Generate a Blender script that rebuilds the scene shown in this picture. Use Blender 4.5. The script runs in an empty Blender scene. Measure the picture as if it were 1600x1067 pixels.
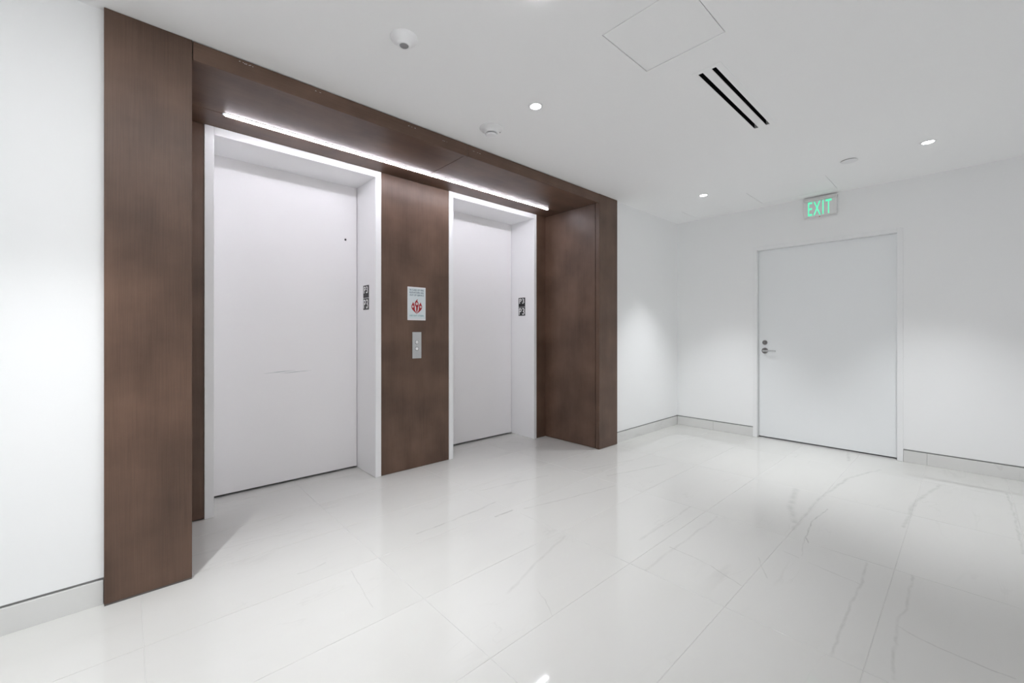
import bpy, bmesh, math, random
from mathutils import Matrix, Vector
S = bpy.context.scene
C = S.collection
random.seed(4)

# ------------------------------------------------------------------ camera
TH = math.radians(47.427)
cam = bpy.data.cameras.new('camera'); cam.sensor_width = 36; cam.lens = 654.9 / 1600 * 36
cam.shift_y = -(533.5 - 519.8) / 1600; cam.clip_start = 0.02
co = bpy.data.objects.new('camera', cam); C.objects.link(co)
co.location = (0, 0, 1.18); co.rotation_euler = (math.pi / 2, 0, TH - math.pi / 2)
S.camera = co
# ------------------------------------------------------------------ world, exposure, lamp strengths
w = bpy.data.worlds.new('world'); S.world = w; w.use_nodes = True
w.node_tree.nodes['Background'].inputs[0].default_value = (0.5, 0.5, 0.5, 1)
w.node_tree.nodes['Background'].inputs[1].default_value = 0.0
S.view_settings.view_transform = 'Standard'; S.view_settings.look = 'None'
S.view_settings.gamma = 1; S.view_settings.exposure = 1.0; S.view_settings.use_curve_mapping = False
S.cycles.max_bounces = 12; S.cycles.diffuse_bounces = 11; S.cycles.glossy_bounces = 5
STRIP_SOFFIT = 30.0      # emission of the light line under the wooden soffit
STRIP_CEILING = 42.0     # emission of the ceiling light line
SPOT_W = 60.0            # each recessed downlight
LENS = 7.0

# ------------------------------------------------------------------ room numbers (metres)
ZC = 2.583
YW = 2.545               # elevator wall plane
YP = 2.517               # wooden surround front
YR = 3.267               # back of the recess
YD = 3.628               # elevator doors
XB = 5.237               # exit door wall plane
X0, Y0 = -3.0, -0.95      # the two walls behind the camera
TX0, TY0, TW, TD = 0.970, 1.171, 0.9233, 0.46165   # floor tile grid
ZS = 2.500               # soffit underside

# ------------------------------------------------------------------ materials
def new_mat(name, color, rough=0.5, metal=0.0, spec=0.5, emit=None, estr=0.0):
    m = bpy.data.materials.new(name); m.use_nodes = True
    b = m.node_tree.nodes['Principled BSDF']
    b.inputs['Base Color'].default_value = (*color, 1); b.inputs['Roughness'].default_value = rough
    b.inputs['Metallic'].default_value = metal; b.inputs['Specular IOR Level'].default_value = spec
    if emit:
        b.inputs['Emission Color'].default_value = (*emit, 1); b.inputs['Emission Strength'].default_value = estr
    return m
def nd(nt, typ, **kw):
    n = nt.nodes.new(typ)
    for k, v in kw.items(): setattr(n, k, v)
    return n
def mottled(name, c1, c2, scale, rough, spec=0.5, bump=0.0, bscale=300, stretch=(1, 1, 1)):
    m = new_mat(name, c1, rough, 0, spec); nt = m.node_tree; b = nt.nodes['Principled BSDF']
    g = nd(nt, 'ShaderNodeNewGeometry'); mp = nd(nt, 'ShaderNodeMapping'); mp.inputs['Scale'].default_value = stretch
    nt.links.new(g.outputs['Position'], mp.inputs['Vector'])
    n = nd(nt, 'ShaderNodeTexNoise'); n.inputs['Scale'].default_value = scale; n.inputs['Detail'].default_value = 4
    nt.links.new(mp.outputs[0], n.inputs['Vector'])
    mx = nd(nt, 'ShaderNodeMix', data_type='RGBA'); mx.inputs[6].default_value = (*c1, 1); mx.inputs[7].default_value = (*c2, 1)
    nt.links.new(n.outputs['Fac'], mx.inputs[0]); nt.links.new(mx.outputs[2], b.inputs['Base Color'])
    if bump:
        n2 = nd(nt, 'ShaderNodeTexNoise'); n2.inputs['Scale'].default_value = bscale
        nt.links.new(g.outputs['Position'], n2.inputs['Vector'])
        bp = nd(nt, 'ShaderNodeBump'); bp.inputs['Strength'].default_value = bump; bp.inputs['Distance'].default_value = 0.001
        nt.links.new(n2.outputs['Fac'], bp.inputs['Height']); nt.links.new(bp.outputs[0], b.inputs['Normal'])
    return m
def wood_mat(name, axis):
    """dark stained veneer, fine grain along axis"""
    m = new_mat(name, (0.1, 0.06, 0.045), 0.45, 0, 0.5); nt = m.node_tree; b = nt.nodes['Principled BSDF']
    g = nd(nt, 'ShaderNodeNewGeometry')
    st = {'Z': (1, 1, 0.02), 'X': (0.02, 1, 1)}[axis]
    mp = nd(nt, 'ShaderNodeMapping'); mp.inputs['Scale'].default_value = st
    nt.links.new(g.outputs['Position'], mp.inputs['Vector'])
    fine = nd(nt, 'ShaderNodeTexNoise'); fine.inputs['Scale'].default_value = 260; fine.inputs['Detail'].default_value = 5
    nt.links.new(mp.outputs[0], fine.inputs['Vector'])
    st2 = {'Z': (1, 1, 0.12), 'X': (0.12, 1, 1)}[axis]
    mp2 = nd(nt, 'ShaderNodeMapping'); mp2.inputs['Scale'].default_value = st2
    nt.links.new(g.outputs['Position'], mp2.inputs['Vector'])
    broad = nd(nt, 'ShaderNodeTexNoise'); broad.inputs['Scale'].default_value = 7; broad.inputs['Detail'].default_value = 3
    nt.links.new(mp2.outputs[0], broad.inputs['Vector'])
    blot = nd(nt, 'ShaderNodeTexNoise'); blot.inputs['Scale'].default_value = 3.2; blot.inputs['Detail'].default_value = 5
    nt.links.new(g.outputs['Position'], blot.inputs['Vector'])
    a = nd(nt, 'ShaderNodeMath', operation='MULTIPLY_ADD'); a.inputs[1].default_value = 0.20
    nt.links.new(fine.outputs['Fac'], a.inputs[0])
    a2 = nd(nt, 'ShaderNodeMath', operation='MULTIPLY_ADD'); a2.inputs[1].default_value = 0.30
    nt.links.new(broad.outputs['Fac'], a2.inputs[0])
    a3 = nd(nt, 'ShaderNodeMath', operation='MULTIPLY'); a3.inputs[1].default_value = 0.60
    nt.links.new(blot.outputs['Fac'], a3.inputs[0])
    nt.links.new(a3.outputs[0], a2.inputs[2]); nt.links.new(a2.outputs[0], a.inputs[2])
    r = nd(nt, 'ShaderNodeValToRGB'); e = r.color_ramp.elements
    e[0].position = 0.36; e[0].color = (0.068, 0.037, 0.024, 1)
    e[1].position = 0.74; e[1].color = (0.172, 0.100, 0.068, 1)
    nt.links.new(a.outputs[0], r.inputs[0]); nt.links.new(r.outputs[0], b.inputs['Base Color'])
    bp = nd(nt, 'ShaderNodeBump'); bp.inputs['Strength'].default_value = 0.12; bp.inputs['Distance'].default_value = 0.0006
    nt.links.new(fine.outputs['Fac'], bp.inputs['Height']); nt.links.new(bp.outputs[0], b.inputs['Normal'])
    return m

M = {}
M['wall'] = mottled('wall_paint', (0.925, 0.932, 0.935), (0.935, 0.942, 0.945), 2.0, 0.55, 0.3, 0.06, 220)
M['ceil'] = mottled('ceiling_paint', (0.955, 0.957, 0.96), (0.965, 0.967, 0.97), 1.5, 0.7, 0.2, 0.04, 220)
M['panelpaint'] = mottled('hatch_paint', (0.955, 0.957, 0.96), (0.965, 0.967, 0.97), 2.5, 0.6, 0.2)
M['void'] = new_mat('dark_void', (0.01, 0.01, 0.01), 0.9, 0, 0.1)
M['reveal'] = mottled('reveal_metal', (0.36, 0.36, 0.36), (0.40, 0.40, 0.40), 30, 0.5)
M['concrete'] = mottled('concrete', (0.32, 0.315, 0.30), (0.40, 0.395, 0.38), 3, 0.85)
M['wood_v'] = wood_mat('wood_vertical', 'Z')
M['wood_h'] = wood_mat('wood_horizontal', 'X')
M['toe'] = mottled('toe_metal', (0.10, 0.095, 0.09), (0.18, 0.16, 0.15), 40, 0.35)
M['elev'] = mottled('elevator_enamel', (0.90, 0.885, 0.895), (0.91, 0.895, 0.905), 2.5, 0.32, 0.4)
M['frame'] = mottled('frame_enamel', (0.90, 0.90, 0.91), (0.91, 0.91, 0.92), 3, 0.3, 0.45)
M['doorp'] = mottled('door_paint', (0.90, 0.92, 0.93), (0.91, 0.93, 0.94), 2.0, 0.35, 0.4)
M['doorf'] = mottled('door_frame_paint', (0.90, 0.91, 0.915), (0.92, 0.925, 0.93), 2.0, 0.35, 0.4)
M['plastic'] = mottled('white_plastic', (0.84, 0.84, 0.85), (0.86, 0.86, 0.87), 8, 0.35)
M['greylens'] = mottled('grey_lens', (0.30, 0.30, 0.31), (0.36, 0.36, 0.37), 20, 0.25)
M['steel'] = mottled('brushed_steel', (0.55, 0.56, 0.57), (0.66, 0.67, 0.68), 40, 0.32, stretch=(8, 8, 0.5))
M['steel'].node_tree.nodes['Principled BSDF'].inputs['Metallic'].default_value = 0.85
M['chrome'] = mottled('satin_nickel', (0.34, 0.34, 0.34), (0.42, 0.42, 0.42), 30, 0.25)
M['chrome'].node_tree.nodes['Principled BSDF'].inputs['Metallic'].default_value = 1
M['black'] = mottled('black_plate', (0.012, 0.012, 0.014), (0.02, 0.02, 0.022), 30, 0.4)
M['whiteink'] = mottled('white_ink', (0.80, 0.80, 0.80), (0.84, 0.84, 0.84), 30, 0.5)
M['signface'] = mottled('sign_face', (0.66, 0.72, 0.75), (0.70, 0.76, 0.78), 12, 0.35)
M['signedge'] = mottled('sign_edge', (0.84, 0.83, 0.85), (0.86, 0.85, 0.87), 12, 0.35)
M['redink'] = mottled('red_ink', (0.42, 0.012, 0.018), (0.30, 0.008, 0.014), 60, 0.5)
M['blueink'] = mottled('blue_ink', (0.09, 0.15, 0.20), (0.11, 0.18, 0.23), 60, 0.5)
M['tealink'] = mottled('teal_ink', (0.12, 0.32, 0.34), (0.15, 0.36, 0.38), 60, 0.5)
M['led'] = new_mat('led_soffit', (1, 1, 1), 0.5, emit=(0.93, 0.92, 1.0), estr=STRIP_SOFFIT)
M['ledc'] = new_mat('led_ceiling', (1, 1, 1), 0.5, emit=(0.97, 0.98, 1.0), estr=STRIP_CEILING)
M['lens'] = new_mat('lamp_lens', (1, 1, 1), 0.4, emit=(1, 1, 0.98), estr=LENS)
M['alu'] = mottled('aluminium', (0.45, 0.45, 0.46), (0.5, 0.5, 0.5), 40, 0.4)
M['exitface'] = mottled('exit_acrylic', (0.82, 0.82, 0.82), (0.84, 0.83, 0.83), 12, 0.25)
M['exitcase'] = mottled('exit_case', (0.72, 0.71, 0.71), (0.75, 0.74, 0.74), 12, 0.35)
M['green'] = new_mat('exit_green', (0.05, 0.6, 0.32), 0.4, emit=(0.10, 0.60, 0.36), estr=0.6)
M['redlamp'] = mottled('pilot_red', (0.60, 0.16, 0.15), (0.66, 0.20, 0.18), 40, 0.4)
M['grout'] = mottled('grout', (0.57, 0.565, 0.55), (0.62, 0.61, 0.60), 25, 0.8)
M['scuff'] = mottled('scuff_grey', (0.52, 0.56, 0.57), (0.60, 0.62, 0.63), 40, 0.5)

# marble: shared base group, each tile may add its own traced veins
def marble_group(c1, c2):
    g = bpy.data.node_groups.new('marble_base', 'ShaderNodeTree')
    g.interface.new_socket('Color', in_out='OUTPUT', socket_type='NodeSocketColor')
    nt = g; out = nd(nt, 'NodeGroupOutput')
    geo = nd(nt, 'ShaderNodeNewGeometry'); oi = nd(nt, 'ShaderNodeObjectInfo')
    off = nd(nt, 'ShaderNodeMath', operation='MULTIPLY'); off.inputs[1].default_value = 40
    nt.links.new(oi.outputs['Random'], off.inputs[0])
    cx = nd(nt, 'ShaderNodeCombineXYZ'); nt.links.new(off.outputs[0], cx.inputs[2]); nt.links.new(off.outputs[0], cx.inputs[0])
    ad = nd(nt, 'ShaderNodeVectorMath', operation='ADD')
    nt.links.new(geo.outputs['Position'], ad.inputs[0]); nt.links.new(cx.outputs[0], ad.inputs[1])
    mp = nd(nt, 'ShaderNodeMapping'); mp.inputs['Scale'].default_value = (0.45, 1.9, 1); mp.inputs['Rotation'].default_value = (0, 0, 0.16)
    nt.links.new(ad.outputs[0], mp.inputs['Vector'])
    def vein(scale, width, dist):
        n = nd(nt, 'ShaderNodeTexNoise'); n.inputs['Scale'].default_value = scale; n.inputs['Detail'].default_value = 5
        n.inputs['Distortion'].default_value = dist
        nt.links.new(mp.outputs[0], n.inputs['Vector'])
        s = nd(nt, 'ShaderNodeMath', operation='SUBTRACT'); s.inputs[1].default_value = 0.5; nt.links.new(n.outputs['Fac'], s.inputs[0])
        a = nd(nt, 'ShaderNodeMath', operation='ABSOLUTE'); nt.links.new(s.outputs[0], a.inputs[0])
        r = nd(nt, 'ShaderNodeMapRange', interpolation_type='SMOOTHSTEP'); r.inputs['From Max'].default_value = width
        r.inputs['To Min'].default_value = 1; r.inputs['To Max'].default_value = 0
        nt.links.new(a.outputs[0], r.inputs['Value']); return r.outputs[0]
    v1 = vein(0.9, 0.012, 0.25); v2 = vein(2.4, 0.009, 0.3)
    mk = nd(nt, 'ShaderNodeTexNoise'); mk.inputs['Scale'].default_value = 2.2; nt.links.new(ad.outputs[0], mk.inputs['Vector'])
    mr = nd(nt, 'ShaderNodeMapRange'); mr.inputs['From Min'].default_value = 0.52; mr.inputs['From Max'].default_value = 0.72
    nt.links.new(mk.outputs['Fac'], mr.inputs['Value'])
    m1 = nd(nt, 'ShaderNodeMath', operation='MULTIPLY'); nt.links.new(v1, m1.inputs[0]); nt.links.new(mr.outputs[0], m1.inputs[1])
    m2 = nd(nt, 'ShaderNodeMath', operation='MULTIPLY'); nt.links.new(v2, m2.inputs[0]); nt.links.new(mr.outputs[0], m2.inputs[1])
    mm = nd(nt, 'ShaderNodeMath', operation='MAXIMUM'); nt.links.new(m1.outputs[0], mm.inputs[0]); nt.links.new(m2.outputs[0], mm.inputs[1])
    cl = nd(nt, 'ShaderNodeTexNoise'); cl.inputs['Scale'].default_value = 1.6; cl.inputs['Detail'].default_value = 6
    nt.links.new(mp.outputs[0], cl.inputs['Vector'])
    base = nd(nt, 'ShaderNodeMix', data_type='RGBA'); base.inputs[6].default_value = (*c1, 1); base.inputs[7].default_value = (*c2, 1)
    nt.links.new(cl.outputs['Fac'], base.inputs[0])
    fa = nd(nt, 'ShaderNodeMath', operation='MULTIPLY'); fa.inputs[1].default_value = 0.24; nt.links.new(mm.outputs[0], fa.inputs[0])
    mix = nd(nt, 'ShaderNodeMix', data_type='RGBA'); mix.inputs[7].default_value = (0.42, 0.41, 0.39, 1)
    nt.links.new(fa.outputs[0], mix.inputs[0]); nt.links.new(base.outputs[2], mix.inputs[6])
    nt.links.new(mix.outputs[2], out.inputs[0])
    return g
MG = marble_group((0.585, 0.580, 0.558), (0.645, 0.642, 0.622))
MB = marble_group((0.72, 0.72, 0.705), (0.78, 0.78, 0.77))
def marble_mat(name, segs=(), rough=0.055, grp=None):
    m = new_mat(name, (0.76, 0.755, 0.735), rough, 0, 0.5); nt = m.node_tree; b = nt.nodes['Principled BSDF']
    gr = nd(nt, 'ShaderNodeGroup'); gr.node_tree = grp or MG
    col = gr.outputs[0]
    if segs:
        geo = nd(nt, 'ShaderNodeNewGeometry')
        wob = nd(nt, 'ShaderNodeTexNoise'); wob.inputs['Scale'].default_value = 9; wob.inputs['Detail'].default_value = 4
        nt.links.new(geo.outputs['Position'], wob.inputs['Vector'])
        ce = nd(nt, 'ShaderNodeVectorMath', operation='SUBTRACT'); ce.inputs[1].default_value = (0.5, 0.5, 0.5)
        nt.links.new(wob.outputs['Color'], ce.inputs[0])
        sc = nd(nt, 'ShaderNodeVectorMath', operation='MULTIPLY'); sc.inputs[1].default_value = (0.035, 0.035, 0)
        nt.links.new(ce.outputs[0], sc.inputs[0])
        pos = nd(nt, 'ShaderNodeVectorMath', operation='ADD'); nt.links.new(geo.outputs['Position'], pos.inputs[0]); nt.links.new(sc.outputs[0], pos.inputs[1])
        brk = nd(nt, 'ShaderNodeTexNoise'); brk.inputs['Scale'].default_value = 14; nt.links.new(geo.outputs['Position'], brk.inputs['Vector'])
        bm_ = nd(nt, 'ShaderNodeMapRange'); bm_.inputs['From Min'].default_value = 0.30; bm_.inputs['From Max'].default_value = 0.62
        bm_.inputs['To Min'].default_value = 0.25
        nt.links.new(brk.outputs['Fac'], bm_.inputs['Value'])
        cur = None
        for wd, stg, A, B in segs:
            ax, ay = A; bx_, by_ = B; dx, dy = bx_ - ax, by_ - ay; L2 = dx * dx + dy * dy
            pa = nd(nt, 'ShaderNodeVectorMath', operation='SUBTRACT'); pa.inputs[1].default_value = (ax, ay, 0)
            nt.links.new(pos.outputs[0], pa.inputs[0])
            dt = nd(nt, 'ShaderNodeVectorMath', operation='DOT_PRODUCT'); dt.inputs[1].default_value = (dx / L2, dy / L2, 0)
            nt.links.new(pa.outputs[0], dt.inputs[0])
            cl = nd(nt, 'ShaderNodeClamp'); nt.links.new(dt.outputs['Value'], cl.inputs[0])
            s2 = nd(nt, 'ShaderNodeVectorMath', operation='SCALE'); s2.inputs[0].default_value = (dx, dy, 0); nt.links.new(cl.outputs[0], s2.inputs['Scale'])
            df = nd(nt, 'ShaderNodeVectorMath', operation='SUBTRACT'); nt.links.new(pa.outputs[0], df.inputs[0]); nt.links.new(s2.outputs[0], df.inputs[1])
            le = nd(nt, 'ShaderNodeVectorMath', operation='LENGTH'); nt.links.new(df.outputs[0], le.inputs[0])
            mr = nd(nt, 'ShaderNodeMapRange', interpolation_type='SMOOTHSTEP'); mr.inputs['From Max'].default_value = wd * 1.3
            mr.inputs['To Min'].default_value = stg * 0.85; mr.inputs['To Max'].default_value = 0
            nt.links.new(le.outputs['Value'], mr.inputs['Value'])
            if cur is None: cur = mr.outputs[0]
            else:
                mx = nd(nt, 'ShaderNodeMath', operation='MAXIMUM'); nt.links.new(cur, mx.inputs[0]); nt.links.new(mr.outputs[0], mx.inputs[1]); cur = mx.outputs[0]
        f = nd(nt, 'ShaderNodeMath', operation='MULTIPLY'); nt.links.new(cur, f.inputs[0]); nt.links.new(bm_.outputs[0], f.inputs[1])
        mix = nd(nt, 'ShaderNodeMix', data_type='RGBA'); mix.inputs[7].default_value = (0.36, 0.355, 0.34, 1)
        nt.links.new(f.outputs[0], mix.inputs[0]); nt.links.new(col, mix.inputs[6]); col = mix.outputs[2]
    nt.links.new(col, b.inputs['Base Color'])
    return m
M['marble'] = marble_mat('marble')
M['marble_base'] = marble_mat('marble_baseboard', rough=0.12, grp=MB)

# ------------------------------------------------------------------ mesh helpers
ORG = {}
def bx(bm, x0, x1, y0, y1, z0, z1):
    v = [bm.verts.new(p) for p in [(x0, y0, z0), (x1, y0, z0), (x1, y1, z0), (x0, y1, z0), (x0, y0, z1), (x1, y0, z1), (x1, y1, z1), (x0, y1, z1)]]
    for f in [(0, 3, 2, 1), (4, 5, 6, 7), (0, 1, 5, 4), (1, 2, 6, 5), (2, 3, 7, 6), (3, 0, 4, 7)]: bm.faces.new([v[i] for i in f])
def box(*a):
    bm = bmesh.new()
    if isinstance(a[0], (tuple, list)):
        for q in a: bx(bm, *q)
    else: bx(bm, *a)
    return bm
def bev(bm, w, seg=2):
    bmesh.ops.bevel(bm, geom=list(bm.edges), offset=w, segments=seg, affect='EDGES', profile=0.5); return bm
def lathe(prof, n=40):
    """prof: list of (r, z) from the ceiling down; closed towards the axis"""
    bm = bmesh.new(); rings = []
    for r, z in prof:
        if r < 1e-6: rings.append([bm.verts.new((0, 0, z))])
        else: rings.append([bm.verts.new((r * math.cos(2 * math.pi * k / n), r * math.sin(2 * math.pi * k / n), z)) for k in range(n)])
    for a, b in zip(rings, rings[1:]):
        for k in range(n):
            k2 = (k + 1) % n
            if len(a) == 1: bm.faces.new((a[0], b[k2], b[k]))
            elif len(b) == 1: bm.faces.new((a[k], a[k2], b[0]))
            else: bm.faces.new((a[k], a[k2], b[k2], b[k]))
    bmesh.ops.recalc_face_normals(bm, faces=bm.faces)
    return bm
def poly(pts, depth):
    """flat outline in local xy extruded along local z"""
    bm = bmesh.new(); f = bm.faces.new([bm.verts.new((x, y, 0)) for x, y in pts])
    r = bmesh.ops.extrude_face_region(bm, geom=[f]); bmesh.ops.translate(bm, vec=(0, 0, depth), verts=[e for e in r['geom'] if isinstance(e, bmesh.types.BMVert)])
    bmesh.ops.recalc_face_normals(bm, faces=bm.faces); return bm
def obj(name, bm, mat, parent=None, smooth=False):
    me = bpy.data.meshes.new(name); bm.to_mesh(me); bm.free()
    if parent is not None and parent.name in ORG: me.transform(Matrix.Translation(-Vector(ORG[parent.name])))
    if smooth:
        for p in me.polygons: p.use_smooth = True
        try: me.set_sharp_from_angle(angle=math.radians(35))
        except Exception: pass
    me.materials.append(mat); o = bpy.data.objects.new(name, me); C.objects.link(o)
    if parent is not None:
        o.parent = parent
        if parent.name in ORG: ORG[o.name] = ORG[parent.name]
    return o
def thing(name, loc, label, cat, group=None):
    o = bpy.data.objects.new(name, None); o.empty_display_size = 0.05; C.objects.link(o); o.location = loc
    ORG[o.name] = tuple(loc); tag(o, label, cat, group); return o
def tag(o, label, cat, group=None):
    o['label'] = label; o['category'] = cat
    if group: o['group'] = group
def struct(o, label=None):
    o['kind'] = 'structure'
    if label: o['label'] = label
    return o
def glyphs(text, size, mat4, depth=0.0008, xscale=1.0, space=1.0, bold=0.0, fit=None):
    cu = bpy.data.curves.new('t', 'FONT'); cu.body = text; cu.size = size; cu.align_x = 'CENTER'; cu.align_y = 'CENTER'
    cu.extrude = depth / 2; cu.space_character = space; cu.resolution_u = 3; cu.offset = bold
    t = bpy.data.objects.new('t', cu); C.objects.link(t)
    dg = bpy.context.evaluated_depsgraph_get(); me = bpy.data.meshes.new_from_object(t.evaluated_get(dg))
    bpy.data.objects.remove(t); bpy.data.curves.remove(cu)
    if fit:
        xs_ = [v.co.x for v in me.vertices]; ys_ = [v.co.y for v in me.vertices]
        fw, fh = max(xs_) - min(xs_), max(ys_) - min(ys_)
        me.transform(Matrix.Diagonal((fit[0] / fw, fit[1] / fh, 1, 1)) @ Matrix.Translation((-(max(xs_) + min(xs_)) / 2, -(max(ys_) + min(ys_)) / 2, 0)))
    me.transform(mat4 @ Matrix.Translation((0, 0, depth / 2)) @ Matrix.Diagonal((xscale, 1, 1, 1)))
    bm = bmesh.new(); bm.from_mesh(me); bpy.data.meshes.remove(me); return bm
def facing_mY(x, y, z):
    return Matrix(((1, 0, 0, x), (0, 0, -1, y), (0, 1, 0, z), (0, 0, 0, 1)))
def facing_mX(x, y, z):
    return Matrix(((0, 0, -1, x), (-1, 0, 0, y), (0, 1, 0, z), (0, 0, 0, 1)))

# ------------------------------------------------------------------ floor
VEINS = [
(0.009,0.55,[(1.886,2.226),(1.570,2.199),(1.257,2.188)]),
(0.009,0.9,[(1.889,2.056),(1.741,2.055)]),
(0.008,0.45,[(2.765,1.838),(2.340,1.930),(1.968,2.011)]),
(0.008,0.4,[(2.559,2.351),(2.206,2.424),(1.939,2.464)]),
(0.009,0.4,[(3.562,1.842),(2.914,2.008)]),
(0.009,0.35,[(3.458,2.107),(2.889,2.245)]),
(0.01,0.3,[(1.872,1.582),(1.562,1.505),(1.267,1.409)]),
(0.003,0.4,[(0.814,2.072),(0.800,1.889),(0.777,1.731)]),
(0.003,0.35,[(1.394,1.343),(1.311,1.175)]),
(0.0035,0.95,[(2.200,1.110),(2.183,0.878),(2.106,0.717)]),
(0.026,0.4,[(3.725,0.881),(3.337,0.818),(3.062,0.730)]),
(0.005,0.75,[(3.448,0.638),(3.182,0.662),(2.889,0.636),(2.822,0.605)]),
(0.004,0.4,[(2.889,0.636),(2.630,0.598)]),
(0.014,0.45,[(4.635,0.148),(4.078,0.249),(3.472,0.264)]),
(0.013,0.4,[(4.780,0.515),(4.315,0.657),(3.596,0.720),(2.942,0.708)]),
(0.007,0.4,[(2.793,0.348),(2.530,0.340),(2.291,0.349),(1.891,0.336)]),
(0.007,0.4,[(2.810,0.188),(2.454,0.179),(2.346,0.197),(2.055,0.185),(1.923,0.176)]),
(0.005,0.7,[(2.283,0.195),(2.259,0.138),(2.236,0.065),(2.233,-0.030),(2.231,-0.107)]),
(0.008,0.4,[(4.758,-0.193),(4.025,-0.202),(3.523,-0.197)]),
(0.004,0.4,[(2.615,0.674),(2.599,0.604)]),
(0.004,0.45,[(2.582,0.558),(2.530,0.340)]),
(0.004,0.5,[(2.441,0.749),(2.268,0.659)]),
(0.009,0.3,[(2.811,1.273),(2.149,1.263)]),
(0.009,0.3,[(2.789,1.092),(1.898,1.084)]),
(0.016,0.4,[(5.282,0.814),(4.895,0.745)]),
(0.004,0.5,[(0.614,2.226),(0.682,2.216),(0.751,2.231)]),
]
floor = struct(obj('floor', box((X0 - .1, XB + .3, Y0 - .1, YW + .1, -0.08, -0.0012), (0.15, 3.6, YW + .1, 3.75, -0.08, -0.0012)), M['grout']),
               'polished white marble tile floor with thin grey joints')
GAP = 0.0017
cache = {}
def tile(x0, x1, y0, y1):
    key = (round(x1 - x0, 4), round(y1 - y0, 4))
    hx, hy = key[0] / 2 - GAP / 2, key[1] / 2 - GAP / 2
    segs = []
    for wd, st, pts in VEINS:
        for A, B in zip(pts, pts[1:]):
            if max(A[0], B[0]) > x0 - .03 and min(A[0], B[0]) < x1 + .03 and max(A[1], B[1]) > y0 - .03 and min(A[1], B[1]) < y1 + .03:
                segs.append((wd, st, A, B))
    if key not in cache:
        bm = bmesh.new(); e = 0.0008
        lo = [bm.verts.new(p) for p in [(-hx, -hy, -.01), (hx, -hy, -.01), (hx, hy, -.01), (-hx, hy, -.01)]]
        mi = [bm.verts.new(p) for p in [(-hx, -hy, -e), (hx, -hy, -e), (hx, hy, -e), (-hx, hy, -e)]]
        tp = [bm.verts.new(p) for p in [(-hx + e, -hy + e, 0), (hx - e, -hy + e, 0), (hx - e, hy - e, 0), (-hx + e, hy - e, 0)]]
        bm.faces.new(tp)
        for k in range(4):
            k2 = (k + 1) % 4
            bm.faces.new((lo[k], lo[k2], mi[k2], mi[k])); bm.faces.new((mi[k], mi[k2], tp[k2], tp[k]))
        me = bpy.data.meshes.new('floor_tile'); bm.to_mesh(me); bm.free(); me.materials.append(M['marble']); cache[key] = me
    o = bpy.data.objects.new('floor_tile', cache[key]); C.objects.link(o); o.parent = floor
    o.location = ((x0 + x1) / 2, (y0 + y1) / 2, 0)
    if segs:
        o.material_slots[0].link = 'OBJECT'; o.material_slots[0].material = marble_mat('marble_veined', segs)
for i in range(-9, 7):
    for j in range(-9, 8):
        x0, x1 = TX0 + TW * i, TX0 + TW * (i + 1); y0, y1 = TY0 + TD * j, TY0 + TD * (j + 1)
        deep = y0 >= 2.55
        x0 = max(x0, 0.24 if deep else X0); x1 = min(x1, 3.51 if deep else XB + .12); y0 = max(y0, Y0); y1 = min(y1, YD + 0.004)
        if x1 - x0 > .02 and y1 - y0 > .02: tile(x0, x1, y0, y1)

# ------------------------------------------------------------------ walls
ZB, ZR = 0.105, 0.117
HI = ZC
wl = struct(obj('wall_left', box((X0 - .1, -0.058, YW, YW + .15, ZR, HI), (3.812, XB + .15, YW, YW + .15, ZR, HI)), M['wall']), 'white painted wall around the wooden elevator surround')
obj('reveal_strip', box((X0 - .1, -0.058, YW + .012, YW + .15, 0, ZR - .0005), (3.812, XB + .15, YW + .012, YW + .15, 0, ZR - .0005)), M['reveal'], wl)
DY0, DY1, DZ = 0.4025, 1.6545, 2.148          # exit door frame, outside
wb = struct(obj('wall_back', box((XB, XB + .15, DY1, YW, ZR, HI), (XB, XB + .15, Y0 - .1, DY0, ZR, HI), (XB, XB + .15, DY0, DY1, DZ, HI)), M['wall']), 'white painted wall with the exit door')
obj('reveal_strip', box((XB + .012, XB + .15, DY1, YW, 0, ZR - .0005), (XB + .012, XB + .15, Y0 - .1, DY0, 0, ZR - .0005)), M['reveal'], wb)
struct(obj('wall_right', box(X0 - .1, XB, Y0 - .15, Y0, 0, HI), M['wall']))
struct(obj('wall_front', box(X0 - .15, X0, Y0, YW, 0, HI), M['wall']))
struct(obj('wall_shaft', box((0.0, 3.7, 5.2, 5.3, -.08, ZC + .06), (0.0, .1, YD + .06, 5.2, -.08, ZC + .06), (3.6, 3.7, YD + .06, 5.2, -.08, ZC + .06)), M['concrete']))
struct(obj('wall_stair', box(6.6, 6.7, -.2, 2.3, -.08, ZC + .06), M['concrete']))
# stone baseboards, one slab after another
bl = bpy.data.objects.new('baseboard_left', None); C.objects.link(bl); struct(bl, 'low white marble baseboard on the elevator wall')
xs = [X0] + [TX0 + TW * i for i in range(-7, 5)] + [XB]
for a, b in zip(xs, xs[1:]):
    for lo, hi in ((X0, -0.075), (3.83, XB - .001)):
        p, q = max(a, lo), min(b, hi)
        if q - p > .01: obj('baseboard_slab', bev(box(p + .0008, q - .0008, YW - .001, YW + .012, 0, ZB), .0008, 1), M['marble_base'], bl)
bb = bpy.data.objects.new('baseboard_back', None); C.objects.link(bb); struct(bb, 'low white marble baseboard on the exit door wall')
ys = [Y0, TY0 - 4 * TD, TY0 - 2 * TD, TY0, TY0 + 2 * TD, YW - .002]
for a, b in zip(ys, ys[1:]):
    for lo, hi in ((Y0, DY0 - .0005), (DY1 + .0005, YW - .002)):
        p, q = max(a, lo), min(b, hi)
        if q - p > .01: obj('baseboard_slab', bev(box(XB - .001, XB + .012, p + .0008, q - .0008, 0, ZB), .0008, 1), M['marble_base'], bb)

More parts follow.
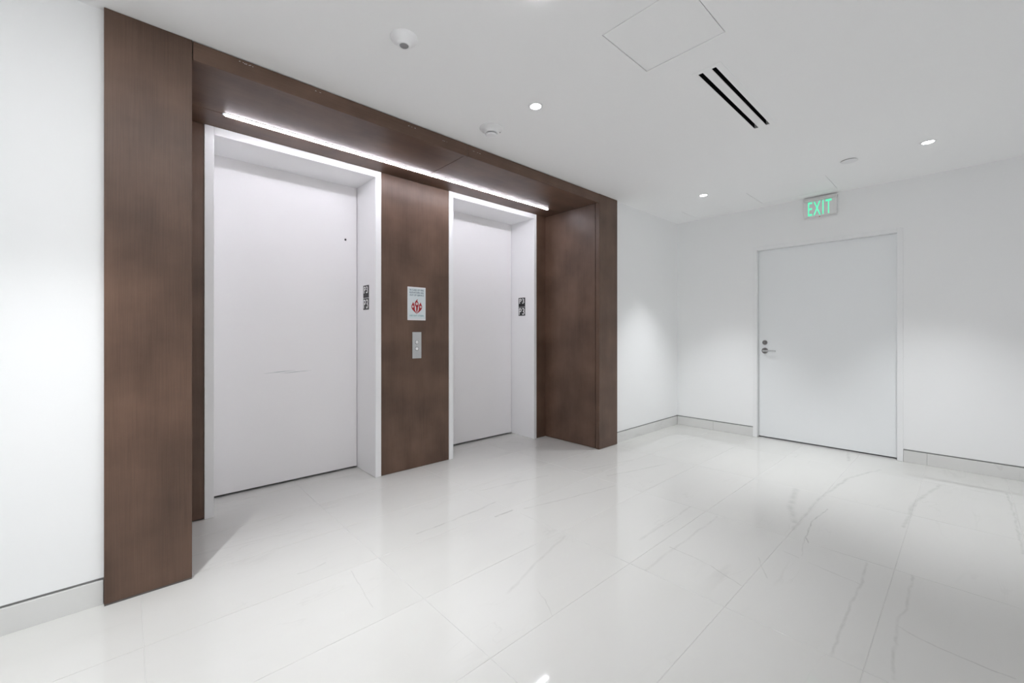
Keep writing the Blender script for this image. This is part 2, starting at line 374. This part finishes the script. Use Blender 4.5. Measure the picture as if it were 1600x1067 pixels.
# ------------------------------------------------------------------ ceiling with its openings
HOLES = [(1.650, 2.057, 0.766, 1.170), (4.583, 5.078, 0.860, 1.512), (4.735, 5.140, 1.845, 2.253), (2.283, 3.182, 0.893, 1.001)]
cxs = sorted({X0 - .15, XB + .15} | {h[0] for h in HOLES} | {h[1] for h in HOLES})
cys = sorted({Y0 - .15, YW + .15} | {h[2] for h in HOLES} | {h[3] for h in HOLES})
bm = bmesh.new(); vv = {(i, j): bm.verts.new((x, y, ZC)) for i, x in enumerate(cxs) for j, y in enumerate(cys)}
for i in range(len(cxs) - 1):
    for j in range(len(cys) - 1):
        mx, my = (cxs[i] + cxs[i + 1]) / 2, (cys[j] + cys[j + 1]) / 2
        if any(h[0] < mx < h[1] and h[2] < my < h[3] for h in HOLES): continue
        bm.faces.new((vv[i, j], vv[i, j + 1], vv[i + 1, j + 1], vv[i + 1, j]))
r = bmesh.ops.extrude_face_region(bm, geom=list(bm.faces)); bmesh.ops.translate(bm, vec=(0, 0, .06), verts=[e for e in r['geom'] if isinstance(e, bmesh.types.BMVert)])
bmesh.ops.recalc_face_normals(bm, faces=bm.faces)
ceil = struct(obj('ceiling', bm, M['ceil']), 'flat white painted ceiling')
for (hx0, hx1, hy0, hy1), lab, g in zip(HOLES[:3], [
        'square flush white ceiling hatch beside the black slotted air vent', 'rectangular flush white ceiling hatch in front of the exit sign',
        'small flush white ceiling hatch by the corner of the two white walls'], [0.0042, 0.0034, 0.0022]):
    t = thing('access_hatch', ((hx0 + hx1) / 2, (hy0 + hy1) / 2, ZC), lab, 'access hatch')
    obj('hatch_panel', bev(box(hx0 + g, hx1 - g, hy0 + g, hy1 - g, ZC + .0006, ZC + .02), .0006, 1), M['panelpaint'], t)
    obj('hatch_frame', box((hx0, hx1, hy0, hy0 + .03, ZC + .022, ZC + .03), (hx0, hx1, hy1 - .03, hy1, ZC + .022, ZC + .03), (hx0, hx0 + .03, hy0, hy1, ZC + .022, ZC + .03), (hx1 - .03, hx1, hy0, hy1, ZC + .022, ZC + .03)), M['reveal'], t)

# slot diffuser
t = thing('slot_diffuser', (2.73, 0.947, ZC), 'white linear air vent with two long black slots in the ceiling', 'air vent')
sx0, sx1 = 2.2875, 3.178
slots = [(0.9005, 0.9235), (0.9690, 0.9935)]
fx0, fx1, fy0, fy1 = 2.262, 3.203, 0.866, 1.018
fr = [(fx0, fx1, fy0, slots[0][0], ZC - .002, ZC - .0001), (fx0, fx1, slots[1][1], fy1, ZC - .002, ZC - .0001),
      (fx0, sx0, slots[0][0], slots[1][1], ZC - .002, ZC - .0001), (sx1, fx1, slots[0][0], slots[1][1], ZC - .002, ZC - .0001)]
obj('frame', box(*fr), M['panelpaint'], t)
obj('centre_bar', box(sx0, sx1, slots[0][1], slots[1][0], ZC - .002, ZC + .0015), M['panelpaint'], t)
for y0, y1 in slots:
    s = obj('slot', box((sx0 + .012, sx1 - .012, y0 - .004, y1 + .004, ZC + .05, ZC + .06), (sx0, sx1, y0 - .004, y0 - .0005, ZC + .0016, ZC + .05), (sx0, sx1, y1 + .0005, y1 + .004, ZC + .0016, ZC + .05)), M['void'], t)
    s['label'] = 'black slot'
    for u in (sx0, sx1 - .0035): obj('slot_cap', box(u, u + .0035, y0, y1, ZC, ZC + .05), M['alu'], s)
    bl_ = obj('deflector_blade', box(sx0 + .003, sx1 - .003, (y0 + y1) / 2 - .002, (y0 + y1) / 2 + .002, ZC + .02, ZC + .045), M['void'], s)

# ------------------------------------------------------------------ wooden surround
sr = thing('elevator_surround', (1.878, 2.9, 0), 'dark brown wood veneer surround framing both white elevator entrances', 'elevator surround')
PL0, PL1, PR0, PR1 = -0.073, 0.230, 3.507, 3.828
ZH = 2.490
def panel(name, *a, mat='wood_v', bw=.0012): return obj(name, bev(box(*a), bw, 1), M[mat], sr)
panel('pilaster_panel', PL0, PL1, YP, YP + .045, .008, ZC - .001)
panel('pilaster_panel', PR0, PR1, YP, YP + .045, .003, ZC - .001)
obj('toe_strip', box(PL0 + .001, PL1 - .001, YP + .002, YP + .045, 0, .0075), M['toe'], sr)
obj('toe_strip', box(PR0 + .003, PR1 - .003, YP + .004, YP + .045, 0, .003), M['toe'], sr)
hdr = [panel('header_panel', PL1 + .0035, 1.8655, YP, YP + .022, ZH, ZC - .004, mat='wood_h'),
       panel('header_panel', 1.8685, PR0 - .0012, YP, YP + .022, ZH, ZC - .004, mat='wood_h')]
rf = random.Random(8)
for hp, spots in ((hdr[0], ((0.44, 2.565), (0.47, 2.562), (0.79, 2.558), (1.40, 2.555), (1.66, 2.540))), (hdr[1], ((1.93, 2.545), (1.98, 2.543)))):
    for fx, fz in spots:
        for q in range(5):
            u = fx + rf.uniform(-.03, .03); h = rf.uniform(.0012, .0025)
            obj('paint_fleck', box(u, u + rf.uniform(.002, .006), YP - .0003, YP + .001, fz, fz + h), M['whiteink'], hp)
SX0, SX1, SYM = PL1 - .01, 3.517, 3.038
for a, b in ((SX0, 1.8530), (1.8570, SX1)):
    panel('soffit_panel', a, b, YP + .025, SYM - .0015, ZS, ZS + .02, mat='wood_h')
    panel('soffit_panel', a, b, SYM + .0015, YR + .02, ZS, ZS + .02, mat='wood_h')
panel('return_panel', PL1 - .03, PL1 - .01, YP + .05, YR, .004, ZS - .001)
panel('return_panel', SX1, SX1 + .02, YP + .057, YR + .02, .003, ZS - .001)
E1 = (0.359, 0.410, 1.489, 1.539); E2 = (2.202, 2.250, 3.330, 3.369)
panel('back_panel', PL1 - .01, E1[0], YR, YR + .02, .007, ZS - .002)
panel('back_panel', E1[3], E2[0], YR, YR + .02, .002, ZS - .002)
panel('back_panel', E2[3], SX1, YR, YR + .02, .002, ZS - .002)

# ------------------------------------------------------------------ elevator entrances
def entrance(E, label, peep, marks):
    a, b, c, d = E
    t = thing('elevator_entrance', ((a + d) / 2, YD, 0), label, 'elevator', 'pair of elevator entrances')
    YF, ZT, ZO = YR - .006, ZS - .002, 2.446
    obj('jamb', bev(box(a + .0012, b, YF, YD + .05, 0.0005, ZT), .0015, 2), M['frame'], t)
    obj('jamb', bev(box(c, d - .0012, YF, YD + .05, 0.0005, ZT), .0015, 2), M['frame'], t)
    obj('header', bev(box(b + .0004, c - .0004, YF, YD + .05, ZO, ZT), .0015, 2), M['frame'], t)
    dr = obj('door_panel', bev(box(b + .005, c - .005, YD, YD + .03, .016, ZO + .004), .001, 1), M['elev'], t)
    obj('sill', box(b + .001, c - .001, YD + .005, YD + .05, 0, .001), M['alu'], t)
    if peep:
        k = lathe([(0.0085, 0), (0.0085, -.0015), (0.0055, -.0015), (0, -.0008)], 16); k.transform(facing_mY(1.385, YD, 1.981) @ Matrix.Rotation(math.pi, 4, 'X'))
        obj('release_keyhole', k, M['black'], dr)
    for pts in marks:
        k = poly(pts, .0003); k.transform(facing_mY(0, YD, 0)); obj('scuff_mark', k, M['scuff'], dr)
    return t
def sliver(x0, z0, x1, z1, h, n=10, seed=1):
    rr = random.Random(seed); up = []; dn = []
    for k in range(n + 1):
        u = k / n; x = x0 + (x1 - x0) * u; z = z0 + (z1 - z0) * u; q = h * math.sin(math.pi * min(max(u, .03), .97)) * rr.uniform(.6, 1)
        up.append((x, z + q)); dn.append((x, z - q * .7))
    return dn + up[::-1]
entrance(E1, 'white elevator entrance with a grey scuff and small black keyhole on its door', True,
         [sliver(0.765, 0.868, 0.99, 0.882, .0035, seed=2), sliver(0.88, 0.862, 1.11, 0.874, .003, seed=5)])
entrance(E2, 'white elevator entrance with a plain clean door beside the wooden side return', False, [])

# ------------------------------------------------------------------ light lines
t = thing('linear_light', (1.87, SYM, ZS), 'long glowing white light line in the wooden soffit', 'linear light')
obj('housing', box(.424, 3.318, SYM - .018, SYM + .018, ZS - .0022, ZS - .0002), M['reveal'], t)
obj('diffuser', bev(box(.436, 3.306, SYM - .0105, SYM + .0105, ZS - .008, ZS - .0023), .003, 2), M['led'], t)
CLY = 1.178
CL0, CL1 = -1.25, 1.284      # its right end is mirrored in the polished floor at the lower edge of the picture
t = thing('linear_light_offscreen', ((CL0 + CL1) / 2, CLY, ZC), 'bright white light line in the white ceiling before the wooden surround', 'linear light')
obj('housing', box(CL0 - .01, CL1 + .01, CLY - .024, CLY + .024, ZC - .002, ZC - .0002), M['panelpaint'], t)
obj('diffuser_offscreen', box(CL0, CL1, CLY - .018, CLY + .018, ZC - .005, ZC - .0021), M['ledc'], t)

# ------------------------------------------------------------------ downlights
def downlight(x, y, label, off=''):
    t = thing('recessed_downlight' + off, (x, y, ZC), label, 'downlight', 'recessed ceiling downlights')
    k = lathe([(.0335, .0), (.0335, -.003), (.036, -.0042), (.0455, -.0030), (.0475, 0)]); k.transform(Matrix.Translation((x, y, ZC))); obj('trim_ring', k, M['plastic'], t, True)
    k = lathe([(.033, -.0002), (.033, -.0022), (.02, -.0030), (0, -.0032)]); k.transform(Matrix.Translation((x, y, ZC))); obj('lens', k, M['lens'], t, True)
    L = bpy.data.lights.new('lamp' + off, 'SPOT'); L.energy = SPOT_W; L.spot_size = math.radians(74); L.spot_blend = 0.85; L.shadow_soft_size = 0.014
    L.color = (0.955, 0.975, 1.0)
    o = bpy.data.objects.new('lamp' + off, L); C.objects.link(o); o.parent = t; o.location = (0, 0, -.04)
for x, y, l, off in [
        (1.864, 1.812, 'small round ceiling downlight beside the smoke detector over the surround', ''), (4.330, 1.828, 'small round ceiling downlight by the corner of the two white walls', ''),
        (4.341, 0.200, 'small round ceiling downlight past the sprinkler cover, to the right of the exit sign', ''),
        # out of the picture: it throws the shadow edge of the left pilaster on the recess floor
        (-0.19, 1.812, 'small round ceiling downlight beside the left wooden pilaster', '_offscreen')]:
    downlight(x, y, l, off)

# ------------------------------------------------------------------ ceiling devices
def at_ceiling(bm, x, y): bm.transform(Matrix.Translation((x, y, ZC))); return bm
x, y = 0.972, 1.818
t = thing('motion_sensor', (x, y, ZC), 'round white domed ceiling sensor with a grey lens', 'sensor')
obj('dome', at_ceiling(lathe([(.064, 0), (.064, -.004), (.060, -.010), (.050, -.019), (.038, -.027), (.0285, -.033), (.0265, -.037), (.0215, -.038), (.0210, -.034), (0, -.034)]), x, y), M['plastic'], t, True)
l_ = obj('lens', at_ceiling(lathe([(.0208, -.0335), (.0205, -.0372), (.015, -.0385), (0, -.039)], 28), x, y), M['greylens'], t, True); l_['label'] = 'grey lens'
x, y = 1.842, 2.215
t = thing('smoke_detector', (x, y, ZC), 'round white smoke detector on the ceiling above the wooden header', 'smoke detector')
obj('base', at_ceiling(lathe([(.080, 0), (.080, -.006), (.076, -.011), (.062, -.018), (.050, -.028), (.043, -.036), (0, -.036)]), x, y), M['plastic'], t, True)
obj('chamber', at_ceiling(lathe([(.034, -.035), (.034, -.044)], 32), x, y), M['greylens'], t, True)
obj('cap', at_ceiling(lathe([(.034, -.043), (.0385, -.0435), (.0385, -.049), (.034, -.054), (.02, -.056), (0, -.0565)]), x, y), M['plastic'], t, True)
obj('indicator_window', at_ceiling(box(.042, .058, -.030, -.024, -.0225, -.0185), x, y), M['greylens'], t)
x, y = 4.330, 0.655
t = thing('sprinkler_cover', (x, y, ZC), 'small round white sprinkler cover plate on the ceiling', 'sprinkler')
obj('cover_plate', at_ceiling(lathe([(0, -.0065), (.056, -.0065), (.0565, -.0080), (.055, -.0092), (.03, -.0100), (0, -.0102)]), x, y), M['plastic'], t, True)
obj('neck', at_ceiling(lathe([(.049, 0), (.049, -.0065)]), x, y), M['reveal'], t, True)

# ------------------------------------------------------------------ exit door
dd = bpy.data.objects.new('door_1', None); C.objects.link(dd); dd.location = (XB, (DY0 + DY1) / 2, 0); ORG['door_1'] = tuple(dd.location)
struct(dd, 'plain white painted exit door with small lever handle')
FW = .042; FX = XB - .006; LX = XB + .052
JY0, JY1, JZ = DY0 + FW, DY1 - FW, DZ - FW
obj('frame_jamb', bev(box(FX, XB + .15, DY0 + .0003, JY0, 0.0005, DZ - .0005), .002, 2), M['doorf'], dd)
obj('frame_jamb', bev(box(FX, XB + .15, JY1, DY1 - .0003, 0.0005, DZ - .0005), .002, 2), M['doorf'], dd)
obj('frame_head', bev(box(FX, XB + .15, JY0 + .0004, JY1 - .0004, JZ, DZ - .0005), .002, 2), M['doorf'], dd)
lf = obj('leaf', bev(box(LX, LX + .044, JY0 + .0018, JY1 - .0018, .014, JZ - .0018), .001, 1), M['doorp'], dd)
obj('threshold', box(LX + .004, LX + .06, JY0 + .001, JY1 - .001, 0, .002), M['alu'], dd)
def on_leaf(bm, y, z): bm.transform(facing_mX(LX, y, z)); return bm
LKY = 1.548
k = obj('deadbolt', on_leaf(lathe([(.026, 0), (.026, .006), (.022, .010), (.012, .010), (.012, .013), (0, .0135)], 28), LKY, 1.070), M['chrome'], lf, True)
k = obj('lever_rose', on_leaf(lathe([(.033, 0), (.033, .005), (.029, .009), (.013, .010), (.012, .045), (0, .045)], 28), LKY, 0.978), M['chrome'], lf, True)
bm = bmesh.new()
bx(bm, -.012, .118, -.009, .009, .036, .050); bev(bm, .004, 2); obj('lever_handle', on_leaf(bm, LKY, 0.978), M['steel'], lf, True)

# ------------------------------------------------------------------ exit sign
ey0, ey1 = 0.882, 1.166
t = thing('exit_sign', (XB - .02, (ey0 + ey1) / 2, 2.37), 'pale exit sign with green letters mounted above the white door', 'exit sign')
obj('housing', bev(box(XB - .048, XB - .0002, ey0, ey1, 2.534, 2.562), .004, 2), M['exitcase'], t)
pn = obj('sign_panel', bev(box(XB - .032, XB - .014, ey0 + .004, ey1 - .004, 2.372, 2.5345), .003, 2), M['exitface'], t)
obj('lettering', glyphs('EXIT', 0.200, facing_mX(XB - .032, 1.026, 2.4565), .0015, 1, 1.2, .0012, (.198, .142)), M['green'], pn)['label'] = 'green letters reading EXIT'
obj('pilot_lamp', bev(box(XB - .028, XB - .02, 1.022, 1.034, 2.3645, 2.372), .0015, 1), M['redlamp'], t)
obj('wall_bracket', box(XB - .015, XB - .0002, ey0 + .04, ey1 - .04, 2.45, 2.534), M['exitcase'], t)

# ------------------------------------------------------------------ fire notice
fx0, fx1, fz0, fz1 = 1.778, 1.955, 1.289, 1.578
FXC = (fx0 + fx1) / 2
t = thing('fire_notice', (FXC, YR, fz0), 'pale blue fire notice with red flame emblem on the wooden pier', 'sign')
obj('backing', bev(box(fx0, fx1, YR - .004, YR - .0002, fz0, fz1), .001, 1), M['signedge'], t)
obj('face', box(fx0 + .004, fx1 - .004, YR - .0046, YR - .0039, fz0 + .010, fz1 - .008), M['signface'], t)
for txt, z, s, mt, xs_ in [('IN CASE OF FIRE', 1.5515, .0185, 'blueink', 1.02), ('ELEVATORS ARE', 1.5295, .0185, 'blueink', 1.06), ('OUT OF SERVICE', 1.5075, .0185, 'blueink', 1.03), ('USE EXIT STAIRS', 1.329, .0165, 'tealink', 1.12)]:
    obj('lettering', glyphs(txt, s, facing_mY(FXC, YR - .0046, z), .0004, 1, 1.05, .0003, (.138, .0155 if mt == 'blueink' else .0135)), M[mt], t)
# flame emblem: three tongues meeting in a point, each with a pale round head
def bez(p0, p1, p2, p3, n=8): return [tuple((1 - u) ** 3 * a + 3 * (1 - u) ** 2 * u * b + 3 * (1 - u) * u * u * c + u ** 3 * d for a, b, c, d in zip(p0, p1, p2, p3)) for u in [k / n for k in range(n)]]
def emb(name, pts, d, mat, parent):
    k = poly(pts, d); k.transform(facing_mY(FXC, YR - .0046, 1.412)); return obj(name, k, mat, parent)
em = emb('emblem', bez((0, -.066), (.004, -.05), (.012, -.03), (.010, -.012)) + bez((.010, -.012), (.020, .004), (.024, .026), (.005, .045)) + bez((.005, .045), (.004, .052), (.009, .054), (.009, .062))
         + bez((.009, .062), (-.004, .056), (-.022, .034), (-.021, .018)) + bez((-.021, .018), (-.020, .004), (-.006, -.004), (-.006, -.014)) + bez((-.006, -.014), (-.009, -.03), (-.004, -.05), (0, -.066)), .0004, M['redink'], t)
for sg in (-1, 1):
    pts = bez((0, -.068), (.02, -.05), (.052, -.034), (.053, -.004)) + bez((.053, -.004), (.052, .010), (.040, .018), (.038, .036)) + bez((.038, .036), (.032, .026), (.026, .020), (.023, .010)) + bez((.023, .010), (.015, -.008), (.024, -.020), (.017, -.036)) + bez((.017, -.036), (.010, -.048), (.005, -.058), (0, -.068))
    pts = [(x * sg, y) for x, y in pts]
    emb('flame', pts if sg > 0 else pts[::-1], .0004, M['redink'], em)
for cx_, cy_, rr in ((0, .021, .0105), (-.038, -.005, .0085), (.038, -.005, .0085)):
    emb('head_dot', [(cx_ + rr * math.cos(a * math.pi / 8), cy_ + rr * math.sin(a * math.pi / 8)) for a in range(16)], .0007, M['whiteink'], em)
    emb('face_dot', [(cx_ + rr * .48 * math.cos(a * math.pi / 5), cy_ + rr * .48 * math.sin(a * math.pi / 5)) for a in range(10)], .0009, M['redink'], em)

# ------------------------------------------------------------------ call station
t = thing('call_station', (1.868, YR, .956), 'brushed steel elevator call plate with two round buttons on the wooden pier', 'call panel')
obj('plate', bev(box(1.824, 1.912, YR - .005, YR - .0002, .956, 1.186), .0015, 2), M['steel'], t)
for z in (1.097, 1.040):
    k = lathe([(.0175, 0), (.0175, .003), (.015, .0042), (.0142, .0030), (0, .0030)], 28); k.transform(facing_mY(1.866, YR - .005, z)); q = obj('button_ring', k, M['chrome'], t, True)
    k = lathe([(.0138, .002), (.0135, .0045), (.008, .0055), (0, .0058)], 24); k.transform(facing_mY(1.866, YR - .005, z)); obj('button', k, M['plastic'], q, True)

# ------------------------------------------------------------------ floor plates on the jambs
def plate(x, yc, z0, z1, txt, fit, dz, braille, label):
    t = thing('floor_plate', (x, yc, z0), label, 'sign', 'black floor number plates')
    W = .054
    obj('plate', bev(box(x - .003, x - .0002, yc - W, yc + W, z0, z1), .0008, 1), M['black'], t)
    obj('lettering', glyphs(txt, .1, facing_mX(x - .003, yc, (z0 + z1) / 2 + dz), .0012, 1, 1.1, .0015, fit), M['whiteink'], t)
    if braille:
        bm = bmesh.new()
        for cxb in (-.014, -.009, .009, .014, 0.0):
            for r_ in (0, 1):
                bx(bm, x - .0042, x - .003, yc - cxb - .0012, yc - cxb + .0012, z0 + .008 + r_ * .006, z0 + .0104 + r_ * .006)
        obj('braille', bm, M['black'], t)
for xj, yc, nm in ((E1[2], 3.442, 'the elevator with the scuffed door'), (E2[2], 3.457, 'the elevator with the plain clean door')):
    plate(xj, yc, 1.4755, 1.580, 'P3', (.080, .058), .014, True, 'upper black P3 plate on the white jamb of ' + nm)
    plate(xj, yc, 1.3745, 1.4715, 'P3', (.090, .078), 0, False, 'lower black P3 plate on the white jamb of ' + nm)
